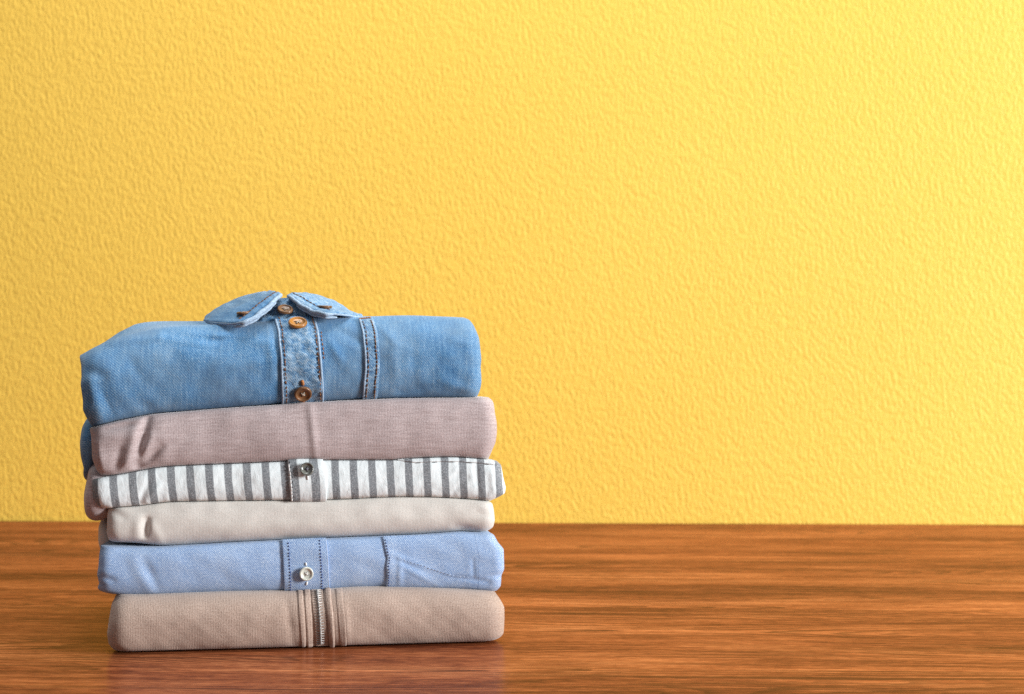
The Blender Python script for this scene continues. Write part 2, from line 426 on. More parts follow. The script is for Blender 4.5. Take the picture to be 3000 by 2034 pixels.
M['hole'] = simple('button_hole_dark', (.02, .014, .01), .8, spec=.1)
M['hole_pale'] = simple('button_hole_pale', (.22, .24, .22), .8, spec=.1)
M['metal'] = simple('zip_metal', (.44, .43, .41), .46, metal=1.0, var=.3, vs=600)
def wood():
    m, nt, b = mat_new('polished_reddish_wood'); nb = NB(nt); tc = nb.n('ShaderNodeTexCoord').outputs['Object']
    x, y, z = sep(nb, tc)
    w1 = nb.noise(nb.mapping(tc, (1.4, 3, 1)), 1, 2)
    w2 = nb.noise(nb.mapping(tc, (5, 9, 1), (4, 2, 0)), 1, 2)
    yy = nb.math('ADD', y, nb.math('ADD', nb.math('MULTIPLY', w1, .05), nb.math('MULTIPLY', w2, .008)))
    cv = nb.n('ShaderNodeCombineXYZ'); nb.l(x, cv.inputs[0]); nb.l(yy, cv.inputs[1]); g = cv.outputs[0]
    broad = nb.noise(nb.mapping(g, (2.0, 15, 1), (2.3, .7, 0)), 1, 5, .6, .6)
    mid = nb.noise(nb.mapping(g, (8, 85, 1), (1, 3, 0)), 1, 5, .65, .8)
    fig = nb.noise(nb.mapping(g, (42, 150, 1), (7, 1, 0)), 1, 5, .7, 1.0)
    fleck = nb.noise(nb.mapping(g, (95, 420, 1), (2, 8, 0)), 1, 3, .7, .4)
    fine = nb.noise(nb.mapping(g, (5, 420, 1)), 1, 3, .65)
    f = nb.math('ADD', nb.math('MULTIPLY', broad, .45), nb.math('MULTIPLY', mid, .30))
    f = nb.math('ADD', f, nb.math('MULTIPLY', fig, .25))
    f = nb.math('ADD', f, nb.math('MULTIPLY', nb.math('SUBTRACT', fine, .5), .26))
    f = nb.math('ADD', f, nb.math('MULTIPLY', nb.math('SUBTRACT', fleck, .5), .26))
    col = nb.ramp(f, [(.33, (.030, .008, .005)), (.43, (.130, .031, .012)), (.52, (.275, .080, .028)), (.65, (.51, .185, .070))])
    # dark pore lines, gathered in bands
    pl = nb.noise(nb.mapping(g, (2.2, 300, 1), (0, 5, 0)), 1, 2, .55, .2)
    band = nb.noise(nb.mapping(g, (1.8, 14, 1), (9, 3, 0)), 1, 3, .5)
    pm = nb.math('MULTIPLY', nb.math('MULTIPLY_ADD', pl, -16.0, 7.6, clamp=True), nb.math('MULTIPLY_ADD', band, 6, -2.5, clamp=True))
    # growth-ring lines: thin contours that run along the board and close into long flames
    rn = nb.noise(nb.mapping(g, (.75, 7.5, 1), (4, 6, 0)), 1, 2, .45)
    rf = nb.math('FRACT', nb.math('ADD', nb.math('MULTIPLY', rn, 62.0), nb.math('MULTIPLY', fleck, .5)))
    ring = nb.math('MULTIPLY', nb.math('MULTIPLY_ADD', rf, 2.4, -1.1, clamp=True), nb.math('MULTIPLY_ADD', rf, -11.0, 11.0, clamp=True))
    rmask = nb.math('MULTIPLY_ADD', nb.noise(nb.mapping(g, (2.4, 9, 1), (1, 9, 0)), 1, 3, .6), 5.0, -2.0, clamp=True)
    pm = nb.math('MAXIMUM', nb.math('MULTIPLY', pm, .8), nb.math('MULTIPLY', ring, rmask))
    col = nb.mix(nb.math('MULTIPLY', pm, .88), col, (.024, .008, .004))
    rg = nb.noise(nb.mapping(g, (3, 80, 1)), 1, 3)
    hb = nb.math('ADD', nb.math('MULTIPLY', fine, .6), nb.math('MULTIPLY', pm, -1.2))
    nrm = nb.bump(hb, .14, .0006)
    nt.nodes.remove(b); out = nt.nodes['Material Output']
    df = nb.n('ShaderNodeBsdfDiffuse'); nb.l(col, df.inputs['Color']); nb.l(nrm, df.inputs['Normal'])
    gl = nb.n('ShaderNodeBsdfGlossy'); nb.l(nrm, gl.inputs['Normal'])
    nb.l(nb.mix(.5, (1.0, .80, .70), nb.mix(1.0, col, (2.5, 3.6, 6.5), 'MULTIPLY')), gl.inputs['Color'])
    nb.l(nb.math('MULTIPLY_ADD', rg, .18, .13), gl.inputs['Roughness'])  # satin varnish
    fr = nb.n('ShaderNodeFresnel'); fr.inputs['IOR'].default_value = 1.5
    mx = nb.n('ShaderNodeMixShader'); nb.l(nb.math('MULTIPLY', fr.outputs[0], .53), mx.inputs[0])
    nb.l(df.outputs[0], mx.inputs[1]); nb.l(gl.outputs[0], mx.inputs[2]); nb.l(mx.outputs[0], out.inputs['Surface'])
    return m
M['wood'] = wood()
def plaster():
    m, nt, b = mat_new('yellow_textured_paint'); nb = NB(nt); tc = nb.n('ShaderNodeTexCoord').outputs['Object']
    v = nb.mapping(tc, (1, 1, .50), (0, 0, 0), (0, math.radians(12), 0))
    n1 = nb.noise(v, 270, 2.5, .5, .4)
    h1 = nb.ramp(n1, [(.36, 0.0), (.50, .55), (.66, 1.0)], 'EASE')
    n2 = nb.noise(v, 85, 2, .5, .5)
    h = nb.math('ADD', h1, nb.math('MULTIPLY', n2, .55))
    n3 = nb.noise(tc, 3.0, 3)
    col = nb.ramp(n3, [(.3, (.80, .515, .078)), (.7, (.82, .533, .085))])
    nb.l(col, b.inputs['Base Color'])
    b.inputs['Roughness'].default_value = .55; b.inputs['Specular IOR Level'].default_value = .3
    nb.l(nb.bump(h, .36, .0022), b.inputs['Normal'])
    return m
M['wall'] = plaster()
# ------------------------------------------------------------------ setting: table top and wall
def boxmesh(name, x0, x1, y0, y1, z0, z1, mat, bev):
    import bmesh
    bm = bmesh.new(); bmesh.ops.create_cube(bm, size=1)
    for v in bm.verts: v.co = ((x0+x1)/2+v.co.x*(x1-x0), (y0+y1)/2+v.co.y*(y1-y0), (z0+z1)/2+v.co.z*(z1-z0))
    if bev: bmesh.ops.bevel(bm, geom=bm.edges[:], offset=bev, segments=3, affect='EDGES', profile=.5)
    me = bpy.data.meshes.new(name); bm.to_mesh(me); bm.free(); me.materials.append(mat)
    o = bpy.data.objects.new(name, me); COL.objects.link(o); return o
WY = math.radians(-2.0)
pl_ = ground(0, 1526); pr_ = ground(3000, 1537)
back_y = (pl_[1]+pr_[1])/2; WY = math.atan2(pr_[1]-pl_[1], pr_[0]-pl_[0])
table = boxmesh('wooden_table', -1.5, 1.5, -1.95, 0.0, -0.04, 0.0, M['wood'], .003)
table.location = (0, back_y, 0); table.rotation_euler = (0, 0, WY)
table['label'] = 'polished reddish brown wooden tabletop with long straight grain, under the clothes stack'; table['category'] = 'table'
wall = boxmesh('wall', -2.2, 2.2, 0.004, 0.12, -1.0, 2.4, M['wall'], 0)
wall.location = (0, back_y, 0); wall.rotation_euler = (0, 0, WY); wall['kind'] = 'structure'
# ------------------------------------------------------------------ traced outlines (source pixels)
den_top = [(224,1046),(248,1027),(282,1011),(324,992),(370,978),(420,966),(470,957),(540,952),(620,950),(700,948),(780,938),(870,926),(960,928),(1030,928),(1101,925),(1197,922),(1251,923),(1308,927),(1371,928),(1420,930)]
den_back = [(224,1046),(282,1011),(320,992),(340,968),(365,957),(403,943),(447,939),(603,939),(760,934),(870,925),(1101,925),(1251,923),(1371,928),(1420,930)]
L1 = [(240,1262),(268,1254),(327,1237),(403,1222),(441,1214),(517,1208),(676,1195),(800,1187),(850,1183),(889,1178),(933,1178),(1022,1173),(1149,1168),(1276,1166),(1411,1165),(1460,1165)]
L2 = [(240,1415),(267,1407),(295,1399),(343,1393),(403,1382),(460,1371),(517,1367),(616,1363),(740,1358),(835,1353),(879,1349),(946,1350),(1022,1350),(1165,1350),(1190,1346),(1276,1342),(1339,1341),(1435,1348),(1460,1353),(1490,1356)]
L3c = [(260,1497),(314,1493),(343,1488),(419,1483),(470,1474),(517,1471),(676,1469),(835,1467),(955,1466),(1041,1463),(1101,1459),(1181,1457),(1276,1458),(1371,1463),(1419,1467),(1444,1472),(1490,1476)]
L4b = [(300,1594),(352,1594),(403,1596),(470,1604),(517,1602),(676,1593),(835,1585),(959,1580),(1117,1574),(1213,1570),(1308,1564),(1355,1559),(1393,1564),(1422,1564),(1450,1560)]
L4t = [(270,1606),(292,1604),(360,1606),(420,1607),(470,1607),(517,1604),(676,1595),(835,1587),(959,1582),(1117,1576),(1213,1572),(1308,1566),(1355,1561),(1393,1565),(1441,1562),(1490,1568)]
L5 = [(270,1735),(287,1738),(327,1747),(397,1750),(517,1746),(676,1740),(832,1737),(963,1733),(1022,1728),(1124,1725),(1244,1728),(1339,1732),(1460,1739),(1490,1742)]
L6 = [(311,1913),(517,1910),(676,1904),(835,1898),(1003,1895),(1244,1886),(1451,1881),(1480,1880)]
sh = lambda C, d: [(x, y+d) for x, y in C]
# --- 1 denim shirt
gD = Garment(den_top, L1, [(224,1046),(232,1070),(235,1105),(233,1127),(240,1174),(240,1203),(248,1222),(263,1252)],
             [(1372,928),(1387,933),(1397,952),(1409,990),(1414,1054),(1412,1076),(1416,1120),(1414,1141),(1408,1164)],
             y0=-0.004, B=.026, p=2.0, pb=2.3, Bb=.016, rc=.011, depth=.235, seed=3, namp=.0007, nbase=.1, zt_back=den_back, layers=3, esm=.012,
             wr=[(330,1000,470,985,14,1.6),(470,985,700,975,16,1.0),(300,1045,345,1150,24,.7),(375,1040,410,1110,14,-.45),(300,1150,330,1215,7,-.5),(500,1010,640,1030,8,-.35),(640,1080,800,1060,18,.5),(560,1130,700,1110,22,-.5),(480,975,640,1000,12,-1.2),
                 (640,975,780,1000,18,1.4),(600,1000,740,985,9,-.9),(240,1080,300,1100,16,-1.4),(262,1120,300,1230,14,1.2),(410,1180,440,1205,20,-1.0),
                 (980,960,1050,1000,14,-1.0),(960,985,1000,1060,12,.9),(1120,960,1160,1010,12,.7),(1150,1000,1160,1120,18,.8),(1210,1010,1215,1120,16,-.7),
                 (1300,1120,1400,1150,16,1.2),(1180,1150,1260,1135,16,-1.2),(1330,1000,1400,1010,12,.6),(790,960,800,1100,14,.9)])
# --- 2 mauve t-shirt
gM = Garment(sh(L1,1), L2, [(260,1257),(265,1283),(267,1321),(268,1347),(280,1380),(292,1400)],
             [(1436,1166),(1446,1171),(1451,1182),(1454,1213),(1459,1239),(1459,1271),(1455,1299),(1447,1318),(1438,1347)],
             y0=-.002, B=.007, p=2.6, pb=2.2, Bb=.010, rc=.010, seed=5, namp=.0005, layers=3, esm=.02,
             wr=[(908,1180,925,1345,11,1.0),(890,1190,905,1340,12,-.2),(432,1222,400,1362,14,-3.2),(405,1235,372,1350,18,2.2),(472,1312,398,1374,13,-2.4),(444,1280,412,1342,15,2.4),
                 (352,1322,340,1385,14,-1.5),(395,1340,330,1390,10,1.2),(300,1290,380,1275,18,1.2),(310,1260,400,1240,10,-1.2),(285,1300,300,1390,10,1.4),(470,1240,480,1340,20,.8)])
# --- 3 striped shirt
gS = Garment(sh(L2,1), L3c, [(267,1408),(268,1436),(271,1461),(283,1483),(300,1496)],
             [(1460,1353),(1471,1363),(1476,1398),(1484,1429),(1482,1447),(1462,1459),(1444,1468)],
             y0=.001, B=.005, p=2.6, pb=2.2, Bb=.007, rc=.008, seed=8, namp=.0004, nbase=.06, layers=4, esm=.015,
             wr=[(440,1400,410,1470,9,-.9),(470,1420,430,1470,8,.7),(1310,1400,1345,1370,8,.6),(1330,1440,1370,1400,8,-.6),(1395,1360,1400,1440,8,-.9),(1440,1380,1445,1440,8,.8),(1240,1380,1180,1420,10,-.5)])
# --- 4 cream t-shirt
gC = Garment(sh(L3c,1), L4b, [(316,1494),(313,1505),(312,1531),(311,1563),(314,1585),(322,1594)],
             [(1436,1471),(1446,1476),(1449,1493),(1452,1524),(1449,1547),(1438,1558)],
             y0=.003, B=.006, p=2.4, pb=2.0, Bb=.012, rc=.009, seed=12, namp=.0005, layers=3, esm=.02,
             wr=[(430,1525,424,1570,10,-3.0),(405,1520,398,1570,14,1.0),(445,1535,470,1590,14,.8),(330,1500,360,1515,12,-1.2),(1340,1545,1390,1556,14,-1.4),(1400,1500,1430,1510,12,-.5)])
# --- 5 blue oxford shirt
gB = Garment(L4t, L5, [(292,1604),(289,1626),(287,1661),(283,1686),(289,1712),(283,1728),(288,1738)],
             [(1436,1562),(1451,1569),(1462,1591),(1478,1610),(1479,1670),(1471,1690),(1471,1721),(1461,1738)],
             y0=.000, B=.008, p=2.4, pb=2.2, Bb=.010, rc=.008, seed=15, namp=.0005, layers=4, esm=.012,
             wr=[(1140,1620,1300,1690,9,.5),(1160,1640,1330,1700,9,-.6),(1180,1660,1290,1720,8,.7),(1330,1690,1430,1705,8,-.9),(420,1640,460,1720,14,-.9),(390,1650,440,1730,16,.7),
                 (1385,1640,1388,1690,5,-.7),(292,1690,330,1700,10,-1.2),(1170,1640,1172,1710,7,.7),(1200,1690,1260,1660,8,.5),(1440,1690,1475,1685,9,-1.2),(350,1615,440,1612,7,-.6)])
# --- 6 beige zip sweatshirt
gH = Garment(sh(L5,2), L6, [(336,1753),(324,1775),(317,1820),(311,1864),(314,1893),(327,1911)],
             [(1460,1742),(1473,1762),(1483,1782),(1483,1820),(1482,1864),(1470,1878),(1462,1881)],
             y0=-.012, B=.020, p=2.2, pb=2.1, Bb=.010, rc=.013, seed=18, namp=.0006, layers=2, esm=.02, ground=True,
             wr=[(1010,1760,1020,1890,10,.9),(1060,1790,1230,1850,40,.4),(400,1780,480,1850,30,.5),(840,1765,860,1890,12,-.8)])
hz = lambda v: (up(912,1817,.004)[0]+(1-v)*0.0022, up(955,1817,.004)[0]+(1-v)*0.0022)
def trench(x, z, v):
    a = up(893,1817,.004)[0]-.0006+(1-v)*.0026; b = up(960,1817,.004)[0]+(1-v)*.0026
    t = 1/(1+np.exp(-(x-a)/.0011))*1/(1+np.exp((x-b)/.0011)); return -.0022*t
gH.extra = trench
print('yaw', math.degrees(YAW), 'wall', back_y)
GROUP = 'folded clothes in the stack'
def zmin(g): return float(min(g.zb(np.linspace(g.xl(0), g.xr(0), 40))))
def pxv(g, pts):
    return [g.v_at(*p) for p in pts]
def edgef(g, pts):
    q = sorted([(v, x) for x, v in pxv(g, pts)]); a = [p[0] for p in q]; b = [p[1] for p in q]
    # linear extrapolation outside
    def f(v):
        if v < a[0]: return b[0]+(v-a[0])*(b[1]-b[0])/(a[1]-a[0]+1e-9)
        if v > a[-1]: return b[-1]
        return float(np.interp(v, a, b))
    return f
# ================================================================== denim shirt
rD = thing('denim_shirt', 'faded blue denim button-up shirt with its collar raised, topmost of the folded stack', 'shirt', zmin(gD), GROUP)
gD.build('body', M['denim'], rD, nx=230, nv=84)
eL = edgef(gD, [(806,942),(815,975),(822,1050),(824,1100),(826,1182)]); eR = edgef(gD, [(921,936),(932,972),(941,1060),(944,1100),(946,1176)])
fw = Fbm(77, .018, 3)
plk = gD.patch('placket', M['denim_worn'], rD, rD, eL, eR, .005, .985, .0016, n=9, nx=40, nv=90, puck=lambda x, v, q: .00035*fw(x, v*.06))
shift = lambda f, d: (lambda v: f(v)+d)
PX = 1/4180.
def seam(g, root, parent, name, ef, off, v0, v1, mat, lift, **kw):
    vs = np.linspace(v0, v1, 14); return stitches(g, name, mat, root, parent, [(ef(v)+off, v) for v in vs], lift, **kw)
seam(gD, rD, plk, 'stitching', eL, 13*PX, .01, .985, M['thread_brown'], .0017, r=.0004)
seam(gD, rD, plk, 'stitching', eL, 12*PX, .01, .985, M['thread_orange'], .00185, length=.0012, gap=.0034, r=.0003)
seam(gD, rD, plk, 'stitching', eR, -8*PX, .01, .985, M['thread_brown'], .0016, r=.0004)
seam(gD, rD, plk, 'stitching', eR, -8*PX, .01, .985, M['thread_orange'], .0018, length=.0014, gap=.0026, r=.0003)
seam(gD, rD, plk, 'stitching', eR, 9*PX, .50, .85, M['thread_orange'], .0001, r=.0003)
def rimtube(g, root, parent, ef, off, v0, v1, lift, r, mat, name='edge'):
    vs = np.linspace(v0, v1, 70); x = np.array([ef(v)+off for v in vs])
    P = g.surf(x, vs)+g.normal(x, vs)*(lift+.00012*np.sin(np.arange(70)*1.9))[:, None] if hasattr(lift, 'shape') else g.surf(x, vs)+g.normal(x, vs)*lift
    V, F_ = tube(P, r, 8); return new_obj(name, loc(root, V), F_, mat, parent)
rimtube(gD, rD, plk, eL, 2.5*PX, .005, .985, .0011, .0009, M['denim_edge'])
rimtube(gD, rD, plk, eR, -2.0*PX, .005, .985, .0011, .0009, M['denim_edge'])
# pocket on the chest
pL = edgef(gD, [(1049,934),(1062,975),(1068,1040),(1069,1080),(1065,1120),(1061,1168)])
pR = lambda v: pL(v)+.058
pk = gD.patch('pocket', M['denim_worn'], rD, rD, pL, lambda v: pL(v)+.0105, .01, .962, .0013, n=9, nx=22, nv=80, skew=lambda q: 1-.55*q**3)
rimtube(gD, rD, pk, pL, 2.5*PX, .01, .962, .0009, .0008, M['denim_edge'])
seam(gD, rD, pk, 'stitching', pL, 10*PX, .01, .95, M['thread_brown'], .0014, r=.00035)
seam(gD, rD, pk, 'stitching', pL, 10*PX, .01, .80, M['thread_orange'], .0016, length=.0014, gap=.003, r=.00028)
seam(gD, rD, pk, 'stitching', pL, 35*PX, .02, .955, M['thread_brown'], .0008, r=.0005, gap=.0004)
seam(gD, rD, pk, 'stitching', pL, 35*PX, .02, .80, M['thread_orange'], .00105, length=.0014, gap=.002, r=.00032)
v_ = .958
stitches(gD, 'stitching', M['thread_orange'], rD, pk, [(pL(v_)+.0002, v_-.008), (pL(v_)+.0095, v_+.004)], .0013, length=.0016, gap=.0001, r=.0005)
for (px, py, R, mt) in ((872, 956, 28, 'horn_orange'), (887, 1147, 26, 'horn')):
    x, v = gD.v_at(px, py); P, N = gD.frame(x, v, .0019); N = N+np.array([0, 0, .35 if py < 1000 else 0])
    button(rD, P, N, R*PX, M[mt], M['hole'], M['thread_tan'], thick=.0026, spin=.3)
def thread_bar(g, root, parent, name, mat, a, b, lift, r):
    pa = g.v_at(*a); pb = g.v_at(*b); ps = [(pa[0]+(pb[0]-pa[0])*t, pa[1]+(pb[1]-pa[1])*t) for t in np.linspace(0, 1, 6)]
    P = [g.frame(x, v, lift)[0] for x, v in ps]; V, F_ = tube(P, r); return new_obj(name, loc(root, V), F_, mat, parent)
thread_bar(gD, rD, plk, 'buttonhole', M['thread_orange'], (888,1127), (885,1112), .0019, .0012)
thread_bar(gD, rD, plk, 'buttonhole', M['thread_orange'], (888,1166), (888,1174), .0017, .0010)
# collar: stand and two leaves
def sheet(name, mat, root, parent, rows, th, nu=40, nv=24, edge_th=0.0, border=.12, amp=.0004):
    """rows: list of curves (each a list of (px,py,yo)); a lofted cloth sheet with thickness and thicker hems"""
    R = []
    for r in rows:
        p = np.array([L3(*q) for q in r]); s = np.concatenate([[0], np.cumsum(np.linalg.norm(np.diff(p, axis=0), axis=1))]); s /= s[-1]
        q = np.linspace(0, 1, nu); c = np.stack([np.interp(q, s, p[:, k]) for k in range(3)], -1)
        for k in range(3): c[1:-1, k] = gsm(c[:, k], 1.8)[1:-1]
        R.append(c)
    R = np.array(R); t = np.linspace(0, 1, len(R)); q = np.linspace(0, 1, nv)
    G = np.empty((nv, nu, 3))
    for i in range(nu):
        for k in range(3):
            c = np.interp(q, t, R[:, i, k]); cc = gsm(c, 1.0); cc[0], cc[-1] = c[0], c[-1]; G[:, i, k] = cc
    du = np.gradient(G, axis=1); dv = np.gradient(G, axis=0); N = np.cross(du, dv); N /= np.linalg.norm(N, axis=2, keepdims=True)+1e-12
    uu, vv = np.meshgrid(np.linspace(0, 1, nu), np.linspace(0, 1, nv))
    fb = Fbm(hash(len(rows)) % 97+nu, .02, 3); G = G+N*(amp*fb(uu*.1, vv*.04))[..., None]
    hem = np.clip(1-np.minimum(vv*0+1-vv, np.minimum(uu, 1))/border, 0, 1) if edge_th else 0*uu
    h = th*.5+edge_th*.5*np.sin(np.pi*np.clip(hem, 0, 1))**.6 if edge_th else th*.5+0*uu
    A = G+N*h[..., None]; B = G-N*h[..., None]
    V = np.concatenate([A.reshape(-1, 3), B.reshape(-1, 3)]); n = nu*nv
    Fc = grid_faces(nu, nv)+[tuple(reversed(f)) for f in grid_faces(nu, nv, n)]
    loop = [i for i in range(nu)]+[j*nu+nu-1 for j in range(1, nv)]+[(nv-1)*nu+i for i in range(nu-2, -1, -1)]+[j*nu for j in range(nv-2, 0, -1)]
    for a, b in zip(loop, loop[1:]+loop[:1]): Fc.append((b, a, a+n, b+n))
    U = np.stack([V[:, 0]+.3*V[:, 1], V[:, 2]+V[:, 1]], -1)
    return new_obj(name, loc(root, V), Fc, mat, parent, U), G, N
sheet('collar_stand', M['denim_worn'], rD, rD,
      [[(740,952,.018),(790,944,.017),(850,936,.018),(890,930,.019),(935,936,.024)],
       [(752,930,.024),(795,922,.021),(845,914,.021),(885,908,.022),(925,915,.030)],
       [(772,902,.032),(800,897,.027),(842,890,.025),(878,887,.027),(915,895,.038)],
       [(795,882,.040),(810,879,.032),(840,876,.030),(868,876,.033),(900,884,.046)]], .0022, 40, 22)
thread_bar_pts = [(895,930,.0185),(891,918,.020),(888,905,.0215),(882,894,.0240)]
V_, F_ = tube([L3(*q) for q in thread_bar_pts], .0011, 8); new_obj('collar_stand_edge', loc(rD, V_), F_, M['denim_edge'], rD)
sheet('collar_back', M['denim'], rD, rD,
      [[(800,905,.05),(760,900,.09),(780,905,.135),(850,905,.15),(920,905,.135),(945,905,.09),(905,905,.05)],
       [(798,872,.045),(770,872,.09),(790,876,.135),(850,878,.15),(910,876,.135),(930,874,.09),(895,872,.045)]], .002, 60, 14)
# left leaf: rows go from the fold line at the neck to the outer edge; columns from the front edge to the back
lrows = [[(824,862,.024),(800,855,.040),(771,858,.07),(770,868,.11),(800,874,.145)],
         [(812,874,.019),(785,860,.032),(725,867,.065),(712,876,.11),(770,882,.155)],
         [(796,892,.012),(748,884,.024),(682,882,.058),(662,894,.11),(740,905,.165)],
         [(771,911,.006),(715,908,.018),(640,902,.052),(626,914,.11),(720,922,.172)],
         [(748,928,.001),(690,932,.010),(613,926,.042),(604,932,.11),(710,935,.178)],
         [(714,945,-.002),(660,947,.006),(606,944,.034),(600,942,.11),(705,939,.180)]]
lobj, LG, LN = sheet('collar_leaf', M['denim'], rD, rD, lrows, .0018, 46, 34, .0012, .10)
rrows = [[(842,867,.026),(872,860,.040),(900,862,.07),(905,870,.11),(885,874,.145)],
         [(864,880,.020),(900,866,.032),(935,866,.062),(945,876,.11),(905,882,.155)],
         [(890,898,.014),(930,885,.024),(978,882,.055),(985,893,.11),(935,902,.165)],
         [(912,911,.010),(957,902,.018),(1008,902,.050),(1012,910,.11),(950,918,.172)],
         [(934,918,.005),(990,912,.012),(1032,916,.046),(1036,922,.11),(965,926,.178)],
         [(956,922,.001),(1012,926,.009),(1060,930,.036),(1056,928,.11),(975,928,.180)]]
robj, RG, RN = sheet('collar_leaf', M['denim_worn'], rD, rD, rrows, .0018, 46, 34, .0012, .10)
def leaf_trim(leaf, G, N, sgn, inset_i):
    # rolled hem along the front edge and the outer edge; stitching a little inside it
    path = [G[j, 0] for j in range(G.shape[0])]+[G[-1, i] for i in range(1, G.shape[1]//2+4)]
    p = np.array(path)+np.random.RandomState(3).normal(0, .00006, (len(path), 3))
    k = G.shape[0]
    V, F_ = tube(p[:k+1], .0015, 9); new_obj('hem', loc(rD, V), F_, M['denim_edge'], leaf)
    V, F_ = tube(p[k-1:], .0007, 9); new_obj('hem', loc(rD, V), F_, M['denim_edge'], leaf)
    V, F_ = tube(p[8:k+2]+np.array([0, .0010, -.0022]), .0010, 9); new_obj('hem', loc(rD, V), F_, M['denim_edge'], leaf)
    ins = [G[j, inset_i]+sgn*N[j, inset_i]*.0016 for j in range(1, G.shape[0]-3)]
    ins = np.array(ins); s = np.concatenate([[0], np.cumsum(np.linalg.norm(np.diff(ins, axis=0), axis=1))]); parts = []; q = 0
    while q < s[-1]-.003:
        ss = np.linspace(q, q+.0026, 5); parts.append(tube(np.stack([np.interp(ss, s, ins[:, k]) for k in range(3)], -1), .00055)); q += .0033
    V, F_ = merge(parts); new_obj('stitching', loc(rD, V), F_, M['thread_brown'], leaf)
sl = 1 if LN[16, 10][2] > 0 else -1; sr = 1 if RN[16, 10][2] > 0 else -1
leaf_trim(lobj, LG, LN, sl, 2); leaf_trim(robj, RG, RN, sr, 2)
# buttons: on the stand, and one lying at each collar point
P = L3(835, 911, .0190); N = np.array([.05, -.52, .85]); button(rD, P, N, 24*PX, M['horn'], M['hole'], M['thread_tan'], .0024, spin=.5)
def leaf_button(G, N, s, j, i):
    P = G[j, i]+s*N[j, i]*.0008; n = s*N[j, i]; n = n*.35+np.array([0, 0.06, .9]); button(rD, P, n, 21*PX, M['horn'], M['hole'], M['thread_tan'], .0019, spin=.5)
def nearest(G, px, py):
    best = None
    for j in range(4, G.shape[0]-3):
        for i in range(3, G.shape[1]//2):
            w = O+EX*G[j, i, 0]+EY*G[j, i, 1]+np.array([0, 0, G[j, i, 2]]); d = w-CAM
            qx = CX+F*d[0]/d[1]; qy = CY-F*d[2]/d[1]; e = (qx-px)**2+(qy-py)**2
            if best is None or e < best[0]: best = (e, j, i)
    return best[1:]
leaf_button(LG, LN, sl, *nearest(LG, 714, 924)); leaf_button(RG, RN, sr, *nearest(RG, 951, 908))
pillow(rD, 'sleeve', M['denim'], [(275,1215),(258,1222),(246,1245),(241,1290),(244,1330),(252,1362),(256,1378),(252,1390),(253,1402),(262,1408),(285,1402),(310,1330),(310,1240)], .075, .055)
# ================================================================== mauve t-shirt
rM = thing('jersey_top', 'dusty mauve slub knit top directly beneath the denim shirt', 'top', zmin(gM), GROUP)
gM.build('body', M['mauve'], rM, nx=240)
pillow(rM, 'sleeve', M['mauve'], [(290,1330),(268,1345),(259,1400),(251,1440),(252,1480),(257,1505),(270,1519),(290,1523),(312,1518),(335,1500),(345,1400),(330,1340)], .062, .055)
# ================================================================== striped shirt
def uv_stripe(V, U):
    v = np.clip((V[:, 2]-gS.zb(V[:, 0]))/(gS.zt(V[:, 0])-gS.zb(V[:, 0])), 0, 1)
    xl = U[:, 0]
    k = lambda px: up(px, 1400, .002)[0]
    a = (xl-k(331+8*0))/(k(388)-k(331.5)); b = (xl-k(981.7))/(k(1035.7)-k(981.7))
    sl_ = (xl < k(900)); out = np.where(sl_, a-(1-v)*(.17), b-(1-v)*.11)
    out = out+.03*np.sin(v*3.1)
    return np.stack([out, U[:, 1]], -1)
rS = thing('striped_shirt', 'white shirt with wide grey vertical stripes and one smoky button, mid stack', 'shirt', zmin(gS), GROUP)
gS.build('body', M['stripe'], rS, uvf=uv_stripe, nx=260)
sL = edgef(gS, [(843,1358),(849,1400),(852,1440),(853,1463)]); sR = edgef(gS, [(946,1354),(953,1385),(956,1420),(957,1462)])
def uv_plk(V, U):
    # grey at 848-868, 908-928, white between
    x = U[:, 0]; v = np.clip((V[:, 2]-gS.zb(x))/(gS.zt(x)-gS.zb(x)), 0, 1)
    xa = np.array([sL(t) for t in v]); q = (x-xa)/PX
    return np.stack([(q-14)/60.0, U[:, 1]], -1)
sp = gS.patch('placket', M['stripe'], rS, rS, sL, sR, .01, .99, .0017, n=14, nx=36, nv=40, uvf=uv_plk)
seam(gS, rS, sp, 'stitching', sL, 2*PX, .02, .985, M['thread_white'], .0014, length=.0026, gap=.0000, r=.0005, slant=.00015)
seam(gS, rS, sp, 'stitching', sL, 6*PX, .03, .97, M['thread_black'], .0015, length=.0008, gap=.0024, r=.0003)
x, v = gS.v_at(900, 1377); P, N = gS.frame(x, v, .0026); button(rS, P, N+np.array([0, 0, .18]), 20.5*PX, M['smoke'], M['hole'], M['thread_grey'], .0034, rim=.2, spin=.8)
thread_bar(gS, rS, sp, 'buttonhole', M['thread_white'], (901,1394), (902,1406), .0017, .0008)
